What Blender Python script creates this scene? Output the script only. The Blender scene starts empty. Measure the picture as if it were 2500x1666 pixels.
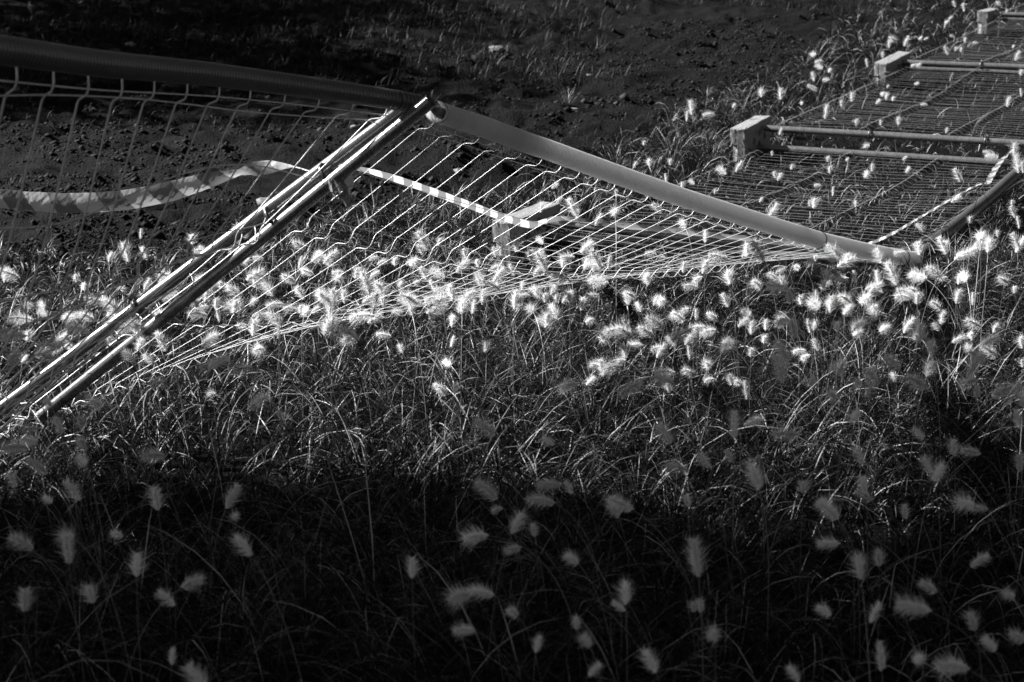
import bpy, bmesh, math, random
import numpy as np
from mathutils import Vector, Matrix

random.seed(7)
RNG = np.random.default_rng(11)
SC = bpy.context.scene
COL = SC.collection

# ------------------------------------------------------------------ camera
FPX, CX, CY = 4443.0, 1250.0, 833.0            # focal length / centre in 2500 px photo units
PITCH = math.radians(15.5)
CAM_H = 2.17
cam_d = bpy.data.cameras.new('camera')
cam = bpy.data.objects.new('camera', cam_d)
COL.objects.link(cam)
cam.location = (0, 0, CAM_H)
cam.rotation_euler = (math.radians(90) - PITCH, 0, 0)
cam_d.sensor_width = 36.0
cam_d.lens = 36.0 * FPX / 2500.0
cam_d.clip_start = 0.05
cam_d.clip_end = 2000
cam_d.dof.use_dof = True
cam_d.dof.focus_distance = 8.0
cam_d.dof.aperture_fstop = 5.0
SC.camera = cam

# ------------------------------------------------------------------ sky and sun
SUN = Vector((-0.80, 0.25, 0.52)).normalized()   # direction towards the sun
elev = math.asin(SUN.z)
w = bpy.data.worlds.new('World')
SC.world = w
w.use_nodes = True
nt = w.node_tree
nt.nodes.clear()
sky = nt.nodes.new('ShaderNodeTexSky')
sky.sky_type = 'NISHITA'
sky.sun_disc = False
sky.sun_elevation = elev
sky.sun_rotation = math.atan2(SUN.x, SUN.y)
sky.air_density = 0.44
sky.dust_density = 0.2
bw = nt.nodes.new('ShaderNodeSeparateColor')      # black-and-white film behind a red filter
bg = nt.nodes.new('ShaderNodeBackground')
bg.inputs['Strength'].default_value = 0.05
wo = nt.nodes.new('ShaderNodeOutputWorld')
nt.links.new(sky.outputs[0], bw.inputs[0])
nt.links.new(bw.outputs[0], bg.inputs['Color'])
nt.links.new(bg.outputs[0], wo.inputs['Surface'])
sl = bpy.data.lights.new('sun', 'SUN')
sl.energy = 5.0
sl.angle = math.radians(0.5)
sl.color = (1, 1, 1)
so = bpy.data.objects.new('sun', sl)
COL.objects.link(so)
so.rotation_euler = SUN.to_track_quat('Z', 'Y').to_euler()
so.location = SUN * 30

SC.view_settings.view_transform = 'Standard'
SC.view_settings.look = 'None'
SC.view_settings.exposure = 2.0
SC.view_settings.gamma = 1.0
SC.view_settings.use_curve_mapping = False
SC.render.engine = 'CYCLES'
SC.cycles.use_denoising = True
SC.cycles.denoiser = 'OPENIMAGEDENOISE'
SC.cycles.denoising_input_passes = 'RGB_ALBEDO_NORMAL'
SC.cycles.max_bounces = 5
SC.cycles.diffuse_bounces = 3
SC.cycles.glossy_bounces = 2
SC.cycles.transmission_bounces = 3
SC.cycles.transparent_max_bounces = 4
SC.cycles.sample_clamp_indirect = 4.0

# ------------------------------------------------------------------ helpers
cosP, sinP = math.cos(PITCH), math.sin(PITCH)


def at(px, py, Z):
    """World point seen at photo pixel (px, py) at depth Z along the view axis."""
    X = (px - CX) / FPX * Z
    Y = (CY - py) / FPX * Z
    return Vector((X, Y * sinP + Z * cosP, CAM_H + Y * cosP - Z * sinP))


def gz(x, y):
    """Large-scale ground height."""
    return 0.04 * max(0.0, y - 13.5)


def on_level(px, py, h):
    """World point at pixel, h above the ground."""
    d = at(px, py, 1.0) - Vector((0, 0, CAM_H))
    y = 8.0
    for _ in range(12):
        zt = gz(0, y) + h
        t = (zt - CAM_H) / d.z if d.z < -1e-3 else 60
        t = min(max(t, 0.5), 60)
        y = d.y * t
    return Vector((0, 0, CAM_H)) + d * t


def project(p):
    r = Vector(p) - Vector((0, 0, CAM_H))
    Z = r.y * cosP - r.z * sinP
    Y = r.y * sinP + r.z * cosP
    return CX + r.x / Z * FPX, CY - Y / Z * FPX, Z


def mesh_obj(name, verts, faces, mat, parent=None, smooth=True):
    me = bpy.data.meshes.new(name)
    me.from_pydata([tuple(v) for v in verts], [], faces)
    if smooth:
        me.polygons.foreach_set('use_smooth', [True] * len(me.polygons))
    me.materials.append(mat)
    o = bpy.data.objects.new(name, me)
    COL.objects.link(o)
    if parent is not None:
        o.parent = parent
    return o


def fast_mesh(name, V, quads=None, tris=None, mat=None, smooth=False):
    """Mesh from numpy arrays."""
    me = bpy.data.meshes.new(name)
    nq = 0 if quads is None else len(quads)
    ntr = 0 if tris is None else len(tris)
    loops = []
    if nq:
        loops.append(np.asarray(quads, dtype=np.int32).ravel())
    if ntr:
        loops.append(np.asarray(tris, dtype=np.int32).ravel())
    loops = np.concatenate(loops)
    starts = np.concatenate([np.arange(nq) * 4, nq * 4 + np.arange(ntr) * 3]).astype(np.int32)
    me.vertices.add(len(V))
    me.vertices.foreach_set('co', np.asarray(V, dtype=np.float32).ravel())
    me.loops.add(len(loops))
    me.loops.foreach_set('vertex_index', loops)
    me.polygons.add(nq + ntr)
    me.polygons.foreach_set('loop_start', starts)
    if smooth:
        me.polygons.foreach_set('use_smooth', np.ones(nq + ntr, dtype=bool))
    me.update(calc_edges=True)
    if mat:
        me.materials.append(mat)
    return me


def link(name, me, parent=None):
    o = bpy.data.objects.new(name, me)
    COL.objects.link(o)
    if parent is not None:
        o.parent = parent
    return o


def tag(o, label=None, cat=None, group=None, kind=None):
    if label:
        o['label'] = label
    if cat:
        o['category'] = cat
    if group:
        o['group'] = group
    if kind:
        o['kind'] = kind
    return o


def empty(name, loc=(0, 0, 0)):
    o = bpy.data.objects.new(name, None)
    o.empty_display_size = 0.1
    o.location = loc
    COL.objects.link(o)
    return o


def sweep(pts, rad, sides=8, caps=False):
    """Tube along a polyline; rad is a number or one value for each point."""
    pts = [Vector(p) for p in pts]
    n = len(pts)
    if not hasattr(rad, '__len__'):
        rad = [rad] * n
    V, F = [], []
    prev = None
    for i in range(n):
        t = (pts[min(i + 1, n - 1)] - pts[max(i - 1, 0)]).normalized()
        if prev is None:
            a = Vector((0, 0, 1)) if abs(t.z) < 0.9 else Vector((1, 0, 0))
            nrm = (a - t * a.dot(t)).normalized()
        else:
            nrm = (prev - t * prev.dot(t)).normalized()
        prev = nrm
        b = t.cross(nrm)
        for k in range(sides):
            an = 2 * math.pi * k / sides
            V.append(pts[i] + (nrm * math.cos(an) + b * math.sin(an)) * rad[i])
    for i in range(n - 1):
        for k in range(sides):
            k2 = (k + 1) % sides
            F.append((i * sides + k, i * sides + k2, (i + 1) * sides + k2, (i + 1) * sides + k))
    if caps:
        F.append(tuple(range(sides - 1, -1, -1)))
        F.append(tuple((n - 1) * sides + k for k in range(sides)))
    return V, F


def local(V, o):
    """Vertices to the local space of an unrotated parent."""
    return [Vector(v) - o for v in V]


def catmull(pts, per=8):
    pts = [Vector(p) for p in pts]
    out = []
    n = len(pts)
    for i in range(n - 1):
        p0, p1, p2, p3 = pts[max(i - 1, 0)], pts[i], pts[i + 1], pts[min(i + 2, n - 1)]
        for k in range(per):
            t = k / per
            out.append(0.5 * ((2 * p1) + (p2 - p0) * t + (2 * p0 - 5 * p1 + 4 * p2 - p3) * t * t
                              + (-p0 + 3 * p1 - 3 * p2 + p3) * t ** 3))
    out.append(pts[-1])
    return out


def resample(pts, n):
    d = [0.0]
    for a, b in zip(pts[:-1], pts[1:]):
        d.append(d[-1] + (b - a).length)
    out, j = [], 0
    for i in range(n):
        s = d[-1] * i / (n - 1)
        while j < len(d) - 2 and d[j + 1] < s:
            j += 1
        f = (s - d[j]) / max(1e-9, d[j + 1] - d[j])
        out.append(pts[j].lerp(pts[j + 1], min(1, max(0, f))))
    return out


def vnoise(x, y, seed):
    """Smooth value noise, numpy, about -1..1."""
    r = np.random.default_rng(seed)
    tab = r.uniform(-1, 1, (256, 256))
    xi = np.floor(x).astype(int)
    yi = np.floor(y).astype(int)
    fx, fy = x - xi, y - yi
    fx = fx * fx * (3 - 2 * fx)
    fy = fy * fy * (3 - 2 * fy)
    a = tab[xi % 256, yi % 256]
    b = tab[(xi + 1) % 256, yi % 256]
    c = tab[xi % 256, (yi + 1) % 256]
    d = tab[(xi + 1) % 256, (yi + 1) % 256]
    return (a * (1 - fx) + b * fx) * (1 - fy) + (c * (1 - fx) + d * fx) * fy


# ------------------------------------------------------------------ materials
def new_mat(name):
    m = bpy.data.materials.new(name)
    m.use_nodes = True
    t = m.node_tree
    b = t.nodes['Principled BSDF']
    return m, t, b


def noise_ramp(t, scale, lo, hi, detail=4, p0=0.3, p1=0.7, coord='Object', rough=0.6):
    tc = t.nodes.new('ShaderNodeTexCoord')
    n = t.nodes.new('ShaderNodeTexNoise')
    n.inputs['Scale'].default_value = scale
    n.inputs['Detail'].default_value = detail
    n.inputs['Roughness'].default_value = rough
    r = t.nodes.new('ShaderNodeValToRGB')
    r.color_ramp.elements[0].position = p0
    r.color_ramp.elements[0].color = (lo, lo, lo, 1)
    r.color_ramp.elements[1].position = p1
    r.color_ramp.elements[1].color = (hi, hi, hi, 1)
    t.links.new(tc.outputs[coord], n.inputs['Vector'])
    t.links.new(n.outputs['Fac'], r.inputs['Fac'])
    return n, r


def bump(t, b, src, strength, dist):
    bp = t.nodes.new('ShaderNodeBump')
    bp.inputs['Strength'].default_value = strength
    bp.inputs['Distance'].default_value = dist
    t.links.new(src, bp.inputs['Height'])
    t.links.new(bp.outputs[0], b.inputs['Normal'])


def m_steel(name, lo, hi, rough, metallic=1.0, scale=30):
    m, t, b = new_mat(name)
    n, r = noise_ramp(t, scale, lo, hi)
    t.links.new(r.outputs[0], b.inputs['Base Color'])
    b.inputs['Metallic'].default_value = metallic
    b.inputs['Roughness'].default_value = rough
    n2, r2 = noise_ramp(t, scale * 5, rough - 0.07, rough + 0.1)
    t.links.new(r2.outputs[0], b.inputs['Roughness'])
    return m


M_POST = m_steel('galvanised_tube', 0.13, 0.23, 0.24, 0.6)
M_WIRE = m_steel('galvanised_wire', 0.32, 0.46, 0.42, 0.3)


def m_plastic(name, col, rough, trans):
    m, t, b = new_mat(name)
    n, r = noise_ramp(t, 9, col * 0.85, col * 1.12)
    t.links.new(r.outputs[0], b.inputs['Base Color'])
    b.inputs['Roughness'].default_value = rough
    if trans > 0:
        tr = t.nodes.new('ShaderNodeBsdfTranslucent')
        tr.inputs['Color'].default_value = (col * 1.25,) * 3 + (1,)
        mx = t.nodes.new('ShaderNodeMixShader')
        mx.inputs[0].default_value = trans
        out = t.nodes['Material Output']
        t.links.new(b.outputs[0], mx.inputs[1])
        t.links.new(tr.outputs[0], mx.inputs[2])
        t.links.new(mx.outputs[0], out.inputs['Surface'])
    return m


M_SLEEVE_A = m_plastic('sleeve_plastic_shaded', 0.05, 0.33, 0.10)  # pale sleeve's plastic, with the left sleeve's shade put into its colour
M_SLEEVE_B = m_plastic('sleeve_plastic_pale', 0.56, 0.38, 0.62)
M_TIE = m_plastic('black_nylon', 0.015, 0.4, 0)


def m_concrete():
    m, t, b = new_mat('cast_concrete')
    n, r = noise_ramp(t, 26, 0.15, 0.24, 6, 0.3, 0.7)
    n2, r2 = noise_ramp(t, 260, 0.55, 1.15, 3, 0.35, 0.62)
    mul = t.nodes.new('ShaderNodeMix')
    mul.data_type = 'RGBA'
    mul.blend_type = 'MULTIPLY'
    mul.inputs[0].default_value = 1
    t.links.new(r.outputs[0], mul.inputs[6])
    t.links.new(r2.outputs[0], mul.inputs[7])
    t.links.new(mul.outputs[2], b.inputs['Base Color'])
    b.inputs['Roughness'].default_value = 0.9
    bump(t, b, n2.outputs['Fac'], 0.5, 0.004)
    return m


M_CONCRETE = m_concrete()


def m_soil():
    m, t, b = new_mat('dark_soil')
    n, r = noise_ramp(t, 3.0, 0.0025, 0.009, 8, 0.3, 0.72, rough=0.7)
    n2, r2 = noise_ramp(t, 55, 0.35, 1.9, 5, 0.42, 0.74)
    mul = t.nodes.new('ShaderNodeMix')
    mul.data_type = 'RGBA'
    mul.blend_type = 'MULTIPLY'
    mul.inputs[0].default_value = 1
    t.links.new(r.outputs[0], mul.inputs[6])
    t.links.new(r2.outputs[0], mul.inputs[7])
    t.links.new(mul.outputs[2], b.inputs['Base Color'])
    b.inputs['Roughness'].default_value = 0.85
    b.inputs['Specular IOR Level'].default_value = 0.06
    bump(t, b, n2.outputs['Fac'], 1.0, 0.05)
    return m


M_SOIL = m_soil()


def m_stone():
    m, t, b = new_mat('pale_stone')
    n, r = noise_ramp(t, 14, 0.05, 0.16, 5)
    t.links.new(r.outputs[0], b.inputs['Base Color'])
    b.inputs['Roughness'].default_value = 0.8
    bump(t, b, n.outputs['Fac'], 0.5, 0.01)
    return m


M_STONE = m_stone()


def m_clod():
    m, t, b = new_mat('soil_clod')
    g = t.nodes.new('ShaderNodeNewGeometry')
    r = t.nodes.new('ShaderNodeValToRGB')
    r.color_ramp.elements[0].position = 0.0
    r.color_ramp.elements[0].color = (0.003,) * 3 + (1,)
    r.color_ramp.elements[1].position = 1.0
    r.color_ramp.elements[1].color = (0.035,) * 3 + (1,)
    e = r.color_ramp.elements.new(0.8)
    e.color = (0.010,) * 3 + (1,)
    t.links.new(g.outputs['Random Per Island'], r.inputs['Fac'])
    t.links.new(r.outputs[0], b.inputs['Base Color'])
    b.inputs['Roughness'].default_value = 0.85
    b.inputs['Specular IOR Level'].default_value = 0.1
    return m


M_CLOD = m_clod()


def m_grass(name, stops, rough, trans, spec=0.5):
    m, t, b = new_mat(name)
    g = t.nodes.new('ShaderNodeNewGeometry')
    r = t.nodes.new('ShaderNodeValToRGB')
    els = r.color_ramp.elements
    els[0].position, els[0].color = stops[0][0], (stops[0][1],) * 3 + (1,)
    els[1].position, els[1].color = stops[-1][0], (stops[-1][1],) * 3 + (1,)
    for p, c in stops[1:-1]:
        e = els.new(p)
        e.color = (c, c, c, 1)
    t.links.new(g.outputs['Random Per Island'], r.inputs['Fac'])
    t.links.new(r.outputs[0], b.inputs['Base Color'])
    b.inputs['Roughness'].default_value = rough
    b.inputs['Specular IOR Level'].default_value = spec
    tr = t.nodes.new('ShaderNodeBsdfTranslucent')
    t.links.new(r.outputs[0], tr.inputs['Color'])
    mx = t.nodes.new('ShaderNodeMixShader')
    mx.inputs[0].default_value = trans
    out = t.nodes['Material Output']
    t.links.new(b.outputs[0], mx.inputs[1])
    t.links.new(tr.outputs[0], mx.inputs[2])
    t.links.new(mx.outputs[0], out.inputs['Surface'])
    return m


M_GRASS = m_grass('grass_blade', [(0, 0.0025), (0.5, 0.006), (0.76, 0.015), (0.89, 0.07), (1.0, 0.46)], 0.40, 0.3, 0.16)
M_WEED = m_grass('dry_weed', [(0, 0.003), (0.6, 0.008), (1.0, 0.035)], 0.5, 0.2, 0.1)
M_PLUME = m_grass('plume_bristle', [(0, 0.82), (1.0, 0.95)], 0.7, 0.45, 0.2)
t_ = M_PLUME.node_tree
oi = t_.nodes.new('ShaderNodeObjectInfo')
mr = t_.nodes.new('ShaderNodeMapRange')
mr.inputs[3].default_value = 0.72
mr.inputs[4].default_value = 1.0
t_.links.new(oi.outputs['Random'], mr.inputs[0])
mu = t_.nodes.new('ShaderNodeMix')
mu.data_type = 'RGBA'
mu.blend_type = 'MULTIPLY'
mu.inputs[0].default_value = 1
ramp_ = [n for n in t_.nodes if n.type == 'VALTORGB'][0]
t_.links.new(ramp_.outputs[0], mu.inputs[6])
t_.links.new(mr.outputs[0], mu.inputs[7])
for n_ in t_.nodes:
    if n_.type == 'BSDF_PRINCIPLED':
        t_.links.new(mu.outputs[2], n_.inputs['Base Color'])
    if n_.type == 'BSDF_TRANSLUCENT':
        t_.links.new(mu.outputs[2], n_.inputs['Color'])
M_STEM = m_grass('plume_stem', [(0, 0.06), (1.0, 0.14)], 0.45, 0.1, 0.5)
M_LEAF = m_grass('tree_leaf', [(0, 0.04), (1.0, 0.10)], 0.5, 0.2, 0.4)


def m_bark():
    m, t, b = new_mat('tree_bark')
    n, r = noise_ramp(t, 12, 0.05, 0.14, 6)
    t.links.new(r.outputs[0], b.inputs['Base Color'])
    b.inputs['Roughness'].default_value = 0.9
    bump(t, b, n.outputs['Fac'], 0.8, 0.02)
    return m


M_BARK = m_bark()


def m_tape():
    m, t, b = new_mat('barrier_tape')
    uv = t.nodes.new('ShaderNodeUVMap')
    sp = t.nodes.new('ShaderNodeSeparateXYZ')
    t.links.new(uv.outputs[0], sp.inputs[0])
    add = t.nodes.new('ShaderNodeMath')          # slanted blocks along the length
    add.operation = 'MULTIPLY_ADD'
    add.inputs[1].default_value = 0.22
    t.links.new(sp.outputs['Y'], add.inputs[0])
    t.links.new(sp.outputs['X'], add.inputs[2])
    fr = t.nodes.new('ShaderNodeMath')
    fr.operation = 'FRACT'
    t.links.new(add.outputs[0], fr.inputs[0])
    gt = t.nodes.new('ShaderNodeMath')
    gt.operation = 'GREATER_THAN'
    gt.inputs[1].default_value = 0.5
    t.links.new(fr.outputs[0], gt.inputs[0])
    mx = t.nodes.new('ShaderNodeMix')
    mx.data_type = 'RGBA'
    mx.inputs[6].default_value = (0.42, 0.42, 0.42, 1)
    mx.inputs[7].default_value = (0.14, 0.14, 0.14, 1)
    t.links.new(gt.outputs[0], mx.inputs[0])
    t.links.new(mx.outputs[2], b.inputs['Base Color'])
    b.inputs['Roughness'].default_value = 0.35
    tr = t.nodes.new('ShaderNodeBsdfTranslucent')
    t.links.new(mx.outputs[2], tr.inputs['Color'])
    ms = t.nodes.new('ShaderNodeMixShader')
    ms.inputs[0].default_value = 0.45
    out = t.nodes['Material Output']
    t.links.new(b.outputs[0], ms.inputs[1])
    t.links.new(tr.outputs[0], ms.inputs[2])
    t.links.new(ms.outputs[0], out.inputs['Surface'])
    n, r = noise_ramp(t, 18, 0, 1, 2)
    bump(t, b, n.outputs['Fac'], 0.35, 0.02)
    return m


M_TAPE = m_tape()

# ------------------------------------------------------------------ grass limit
# edge between the grass and the bare soil (grass lies to the right / below)
EDGE = [(-12.0, 9.2), (-2.8, 9.5), (-1.7, 9.6), (-1.15, 10.3), (-0.5, 11.0), (0.1, 11.3), (0.5, 12.2), (1.0, 13.6),
        (1.6, 15.0), (2.4, 16.6), (3.2, 18.6), (4.4, 21.5), (6.0, 25.0), (14.0, 40.0)]
EX = np.array([e[0] for e in EDGE])
EY = np.array([e[1] for e in EDGE])


def grass_in(x, y):
    """Signed 'how far inside the grass' in metres of y."""
    return np.interp(x, EX, EY) - y


def soil_h(X, Y):
    base = 0.04 * np.maximum(0, Y - 13.5)
    # wheel ruts that run up and to the right
    s = X * 0.93 - Y * 0.36
    q = X * 0.36 + Y * 0.93
    rut = np.sin(q * 2.9 + 1.1 * vnoise(s * 0.5, q * 0.7, 3)) * (0.6 + 0.4 * vnoise(s * 0.9, q * 0.6, 4))
    lug = np.sin(s * 11 + 3 * vnoise(s, q, 9)) * np.maximum(0, rut)
    h = 0.065 * rut + 0.022 * lug
    h += 0.05 * vnoise(X * 0.7, Y * 0.7, 5) + 0.035 * vnoise(s * 1.6, q * 3.6, 6)
    h += 0.034 * vnoise(s * 4.3, q * 7.7, 7) + 0.030 * vnoise(X * 10.3, Y * 10.3, 8)
    k = np.clip(-grass_in(X, Y) / 0.6 + 0.4, 0.15, 1) * np.clip((60 - Y) / 30, 0, 1) * np.clip((40 - np.abs(X)) / 25, 0, 1)
    return base + h * k - 0.02


def axis(lo, hi, step, far, grow=1.35):
    a = list(np.arange(lo, hi + 1e-6, step))
    d, p = step, a[-1]
    while p < far:
        d *= grow
        p += d
        a.append(p)
    d, p = step, a[0]
    b = []
    while p > -far:
        d *= grow
        p -= d
        b.append(p)
    return np.array(b[::-1] + a)


gx = axis(-5.0, 4.6, 0.042, 500)
gy = axis(8.6, 22.0, 0.046, 500)
GX, GY = np.meshgrid(gx, gy)
GZ = soil_h(GX, GY)
far = GY > 60
GZ = np.where(far, 0.04 * 46.5 + 0 * GY, np.minimum(GZ, 0.04 * 46.5))
V = np.stack([GX.ravel(), GY.ravel(), GZ.ravel()], 1)
nx, ny = len(gx), len(gy)
ii = (np.arange(ny - 1)[:, None] * nx + np.arange(nx - 1)[None, :]).ravel()
Q = np.stack([ii, ii + 1, ii + nx + 1, ii + nx], 1)
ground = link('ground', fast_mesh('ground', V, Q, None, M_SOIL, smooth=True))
tag(ground, 'dark rutted soil running under the grass and the fence', None, kind='structure')

# ------------------------------------------------------------------ fence layout
DIR = Vector((0.46, 0.888, 0)).normalized()      # along the row of feet, away from the camera
FALL = Vector((0.888, -0.46, 0)).normalized()    # the way the panels fell
K0 = Vector((0.10, 9.66, 0))
FEET = [K0 + DIR * (3.5 * k) for k in range(4)]
FEET = [Vector((p.x, p.y, gz(0, p.y))) for p in FEET]

FOLDS = [1.95, 1.33, 0.71, 0.09]
SINGLES = [1.64, 1.02, 0.40]


def col_lin(b, t):
    return lambda v: b.lerp(t, v / 2.0)


M_WIRE_DULL = m_steel('galvanised_wire_dull', 0.11, 0.18, 0.5, 0.3)  # same kind of wire, toned down for the flat panels


def make_panel(label, cols, nrm, left_post, right_post, wire_r, top_pts, sleeve, post_r=0.024, group=None, apex=True, wire_mat=None,
               left_ext=0.0, right_ext=0.0, bow=0.045, wob=0.0, seed=0):
    """cols: one function v -> point for each upright wire; nrm: direction the folds stick out (function of i)."""
    wire_mat = wire_mat or M_WIRE
    rnd = random.Random(seed)
    base = (left_post[0] + right_post[0]) / 2
    root = empty('fence_panel', base)
    tag(root, label, 'fence panel', group)

    def add(name, V, F, mat, parent=root):
        o = mesh_obj(name, local(V, base), F, mat, parent)
        return o
    for (b, t) in (left_post, right_post):
        n = 10
        pts = [b.lerp(t, k / n) for k in range(n + 1)]
        V, F = sweep(pts, post_r, 16)
        o = add('post', V, F, M_POST)
    # tube along the top, hidden in the sleeve except at its ends
    V, F = sweep(top_pts, 0.020, 10, True)
    add('top_tube', V, F, M_POST)
    # upright wires
    for i, c in enumerate(cols):
        vs = []
        for f in FOLDS:
            vs += [(f + 0.075, 0), (f + 0.052, 0.0), (f + 0.040, 0.14), (f + 0.012, 0.93), (f, 1.0), (f - 0.012, 0.93),
                   (f - 0.040, 0.14), (f - 0.052, 0), (f - 0.075, 0)]
            vs += [(f - k * 0.124, 0) for k in (1.2, 2.0, 3.0, 4.0)]
        vs = [(v, d) for v, d in vs if 0.01 <= v <= 1.985]
        vs = [(1.995, 0.15)] + vs
        pts = [c(v) + nrm(i) * (bow * d) for v, d in vs]
        V, F = sweep(pts, wire_r, 5)
        add('vertical_wire', V, F, wire_mat)
    # cross wires
    n = len(cols)

    def cross(v, d, amp=0.0):
        ph = rnd.uniform(0, 6)
        pts = [left_post[0].lerp(left_post[1], v / 2)]
        for i in range(n):
            off = nrm(i) * (bow * d - wire_r * 1.8)
            p = cols[i](v + amp * math.sin(i * 0.55 + ph)) + off
            pts.append(p)
        pts.append(right_post[0].lerp(right_post[1], v / 2))
        V, F = sweep(catmull(pts, 2), wire_r * 0.8, 5)
        add('horizontal_wire', V, F, wire_mat)
    for f in FOLDS:
        if f < 1.9:
            cross(f + 0.052, 0, wob * 0.3)
        if apex or f > 1.9:
            cross(f, 1.0, 0)
        if f > 0.1:
            cross(f - 0.052, 0, wob * 0.3)
    for s in SINGLES:
        cross(s, 0, wob)
    # corrugated sleeve pulled over the top tube
    if sleeve:
        pts, r, pitch, mat, ties = sleeve
        L = sum((b - a).length for a, b in zip(pts[:-1], pts[1:]))
        n = int(L / pitch) * 6
        rp = resample(pts, n)
        rad = [r * (1.0 - (0.13 if pitch > 0.015 else 0.06) * (1.0, 1.0, 0.45, 0.0, 0.0, 0.45)[k % 6]) for k in range(n)]
        V, F = sweep(rp, rad, 22)
        s = add('pipe_sleeve', V, F, mat)
        for tpos in ties:
            k = int(tpos * (n - 1))
            k = min(max(k, 2), n - 3)
            d = (rp[k + 1] - rp[k - 1]).normalized()
            V, F = sweep([rp[k] - d * 0.004, rp[k] - d * 0.0035, rp[k] + d * 0.0035, rp[k] + d * 0.004],
                         [r * 0.98, r * 1.035, r * 1.035, r * 0.98], 22)
            add('cable_tie', V, F, M_TIE, s)
    return root


# ---- panel hanging at the left, still half upright
TA, BA = at(985, 266, 6.27), at(-60, 1045, 6.72)
A_px = {   # wire: (top under sleeve), (second fold), (third fold)
    0: ((938, 262), (615, 577), (323, 802)), 1: ((872, 250), (558, 590), (270, 827)),
    2: ((802, 237), (502, 601), (218, 857)), 3: ((727, 226), (442, 618), (164, 890)),
    4: ((649, 212), (383, 642), (109, 922)), 5: ((568, 200), (321, 666), (53, 955)),
    6: ((483, 189), (260, 693), (-2, 990)), 7: ((393, 178), (197, 720), (-58, 1025)),
    8: ((292, 166), (133, 751), (-114, 1062)), 9: ((185, 152), (49, 775), (-185, 1100)),
    10: ((75, 136), (-42, 800), (-262, 1140))}
A_cols, A_tops = [], []


def a_col(P2, P13, P07, P01):
    def f(v):
        ks = [(0.0, P01 + (P01 - P07) * 0.15), (0.09, P01), (0.71, P07), (1.33, P13), (2.0, P2)]
        n = len(ks)
        for j in range(n - 1):
            if v <= ks[j + 1][0] or j == n - 2:
                v0, v1 = ks[j][0], ks[j + 1][0]
                p0, p1, p2, p3 = ks[max(j - 1, 0)][1], ks[j][1], ks[j + 1][1], ks[min(j + 2, n - 1)][1]
                t = (v - v0) / (v1 - v0)
                m1 = (p2 - p0) / max(1e-6, (ks[j + 1][0] - ks[max(j - 1, 0)][0])) * (v1 - v0)
                m2 = (p3 - p1) / max(1e-6, (ks[min(j + 2, n - 1)][0] - ks[j][0])) * (v1 - v0)
                return (p1 * (2 * t ** 3 - 3 * t * t + 1) + m1 * (t ** 3 - 2 * t * t + t)
                        + p2 * (-2 * t ** 3 + 3 * t * t) + m2 * (t ** 3 - t * t))
    return f


A_ctrl = []
for i in range(11):
    dz = 0.178 * (i + 0.5)
    t2, t13, t07 = A_px[i]
    P2 = at(*t2, 6.27 - dz)
    P13 = at(*t13, 6.42 - dz)
    P07 = at(*t07, 6.56 - dz)
    P01 = P07 + (P07 - P13) * 0.95
    P01.z = max(0.05, min(P01.z, 0.16))
    A_ctrl.append((P2, P13, P07, P01))
for i in range(11, 17):
    A_ctrl.append(tuple(a + (a - b) * 0.97 for a, b in zip(A_ctrl[-1], A_ctrl[-2])))
for c in A_ctrl:
    A_cols.append(a_col(*c))
A_left_t = A_ctrl[-1][0] + (A_ctrl[-1][0] - A_ctrl[-2][0]) * 0.6
A_left_b = A_ctrl[-1][3] + (A_ctrl[-1][3] - A_ctrl[-2][3]) * 0.6
A_left_b.z = 0.0
pipeA_px = [(1024, 256, 6.27), (955, 243, 6.17), (910, 236, 6.09), (800, 220, 5.87), (727, 210, 5.72), (646, 199, 5.56), (570, 189, 5.38),
            (510, 181, 5.24), (425, 173, 5.05), (340, 165, 4.86), (255, 157, 4.66), (170, 146, 4.48), (85, 134, 4.30), (0, 122, 4.14)]
pipeA = [at(*p) for p in pipeA_px]
for _ in range(3):
    pipeA.append(pipeA[-1] + (pipeA[-1] - pipeA[-2]) * 1.5)
pipeA = catmull(pipeA, 6)
# the sleeve's line is the truth for the tops of the wires: slide each top to it


def nearest_on(poly, p):
    best, bp = 1e9, None
    for a, b in zip(poly[:-1], poly[1:]):
        ab = b - a
        t = max(0, min(1, (p - a).dot(ab) / ab.length_squared))
        q = a + ab * t
        d = (q - p).length
        if d < best:
            best, bp = d, q
    return bp


A_cols = []
for c in A_ctrl:
    c = list(c)
    c[0] = nearest_on(pipeA, c[0])
    A_cols.append(a_col(*c))
A_left_t = nearest_on(pipeA, A_left_t)
postdir = (TA - BA).normalized()
nA = postdir.cross(Vector((-0.42, -0.9, 0.1))).normalized()
view = (at(600, 600, 6) - Vector((0, 0, CAM_H))).normalized()
if project(at(400, 600, 6) + nA * 0.1)[1] < project(at(400, 600, 6))[1]:
    nA = -nA
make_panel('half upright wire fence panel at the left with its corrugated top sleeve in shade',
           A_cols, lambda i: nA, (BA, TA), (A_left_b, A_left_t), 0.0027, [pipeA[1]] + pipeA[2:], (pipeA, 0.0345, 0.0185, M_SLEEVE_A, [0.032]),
           wob=0.05, bow=0.027, seed=3, group='toppled wire fence panels')

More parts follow.
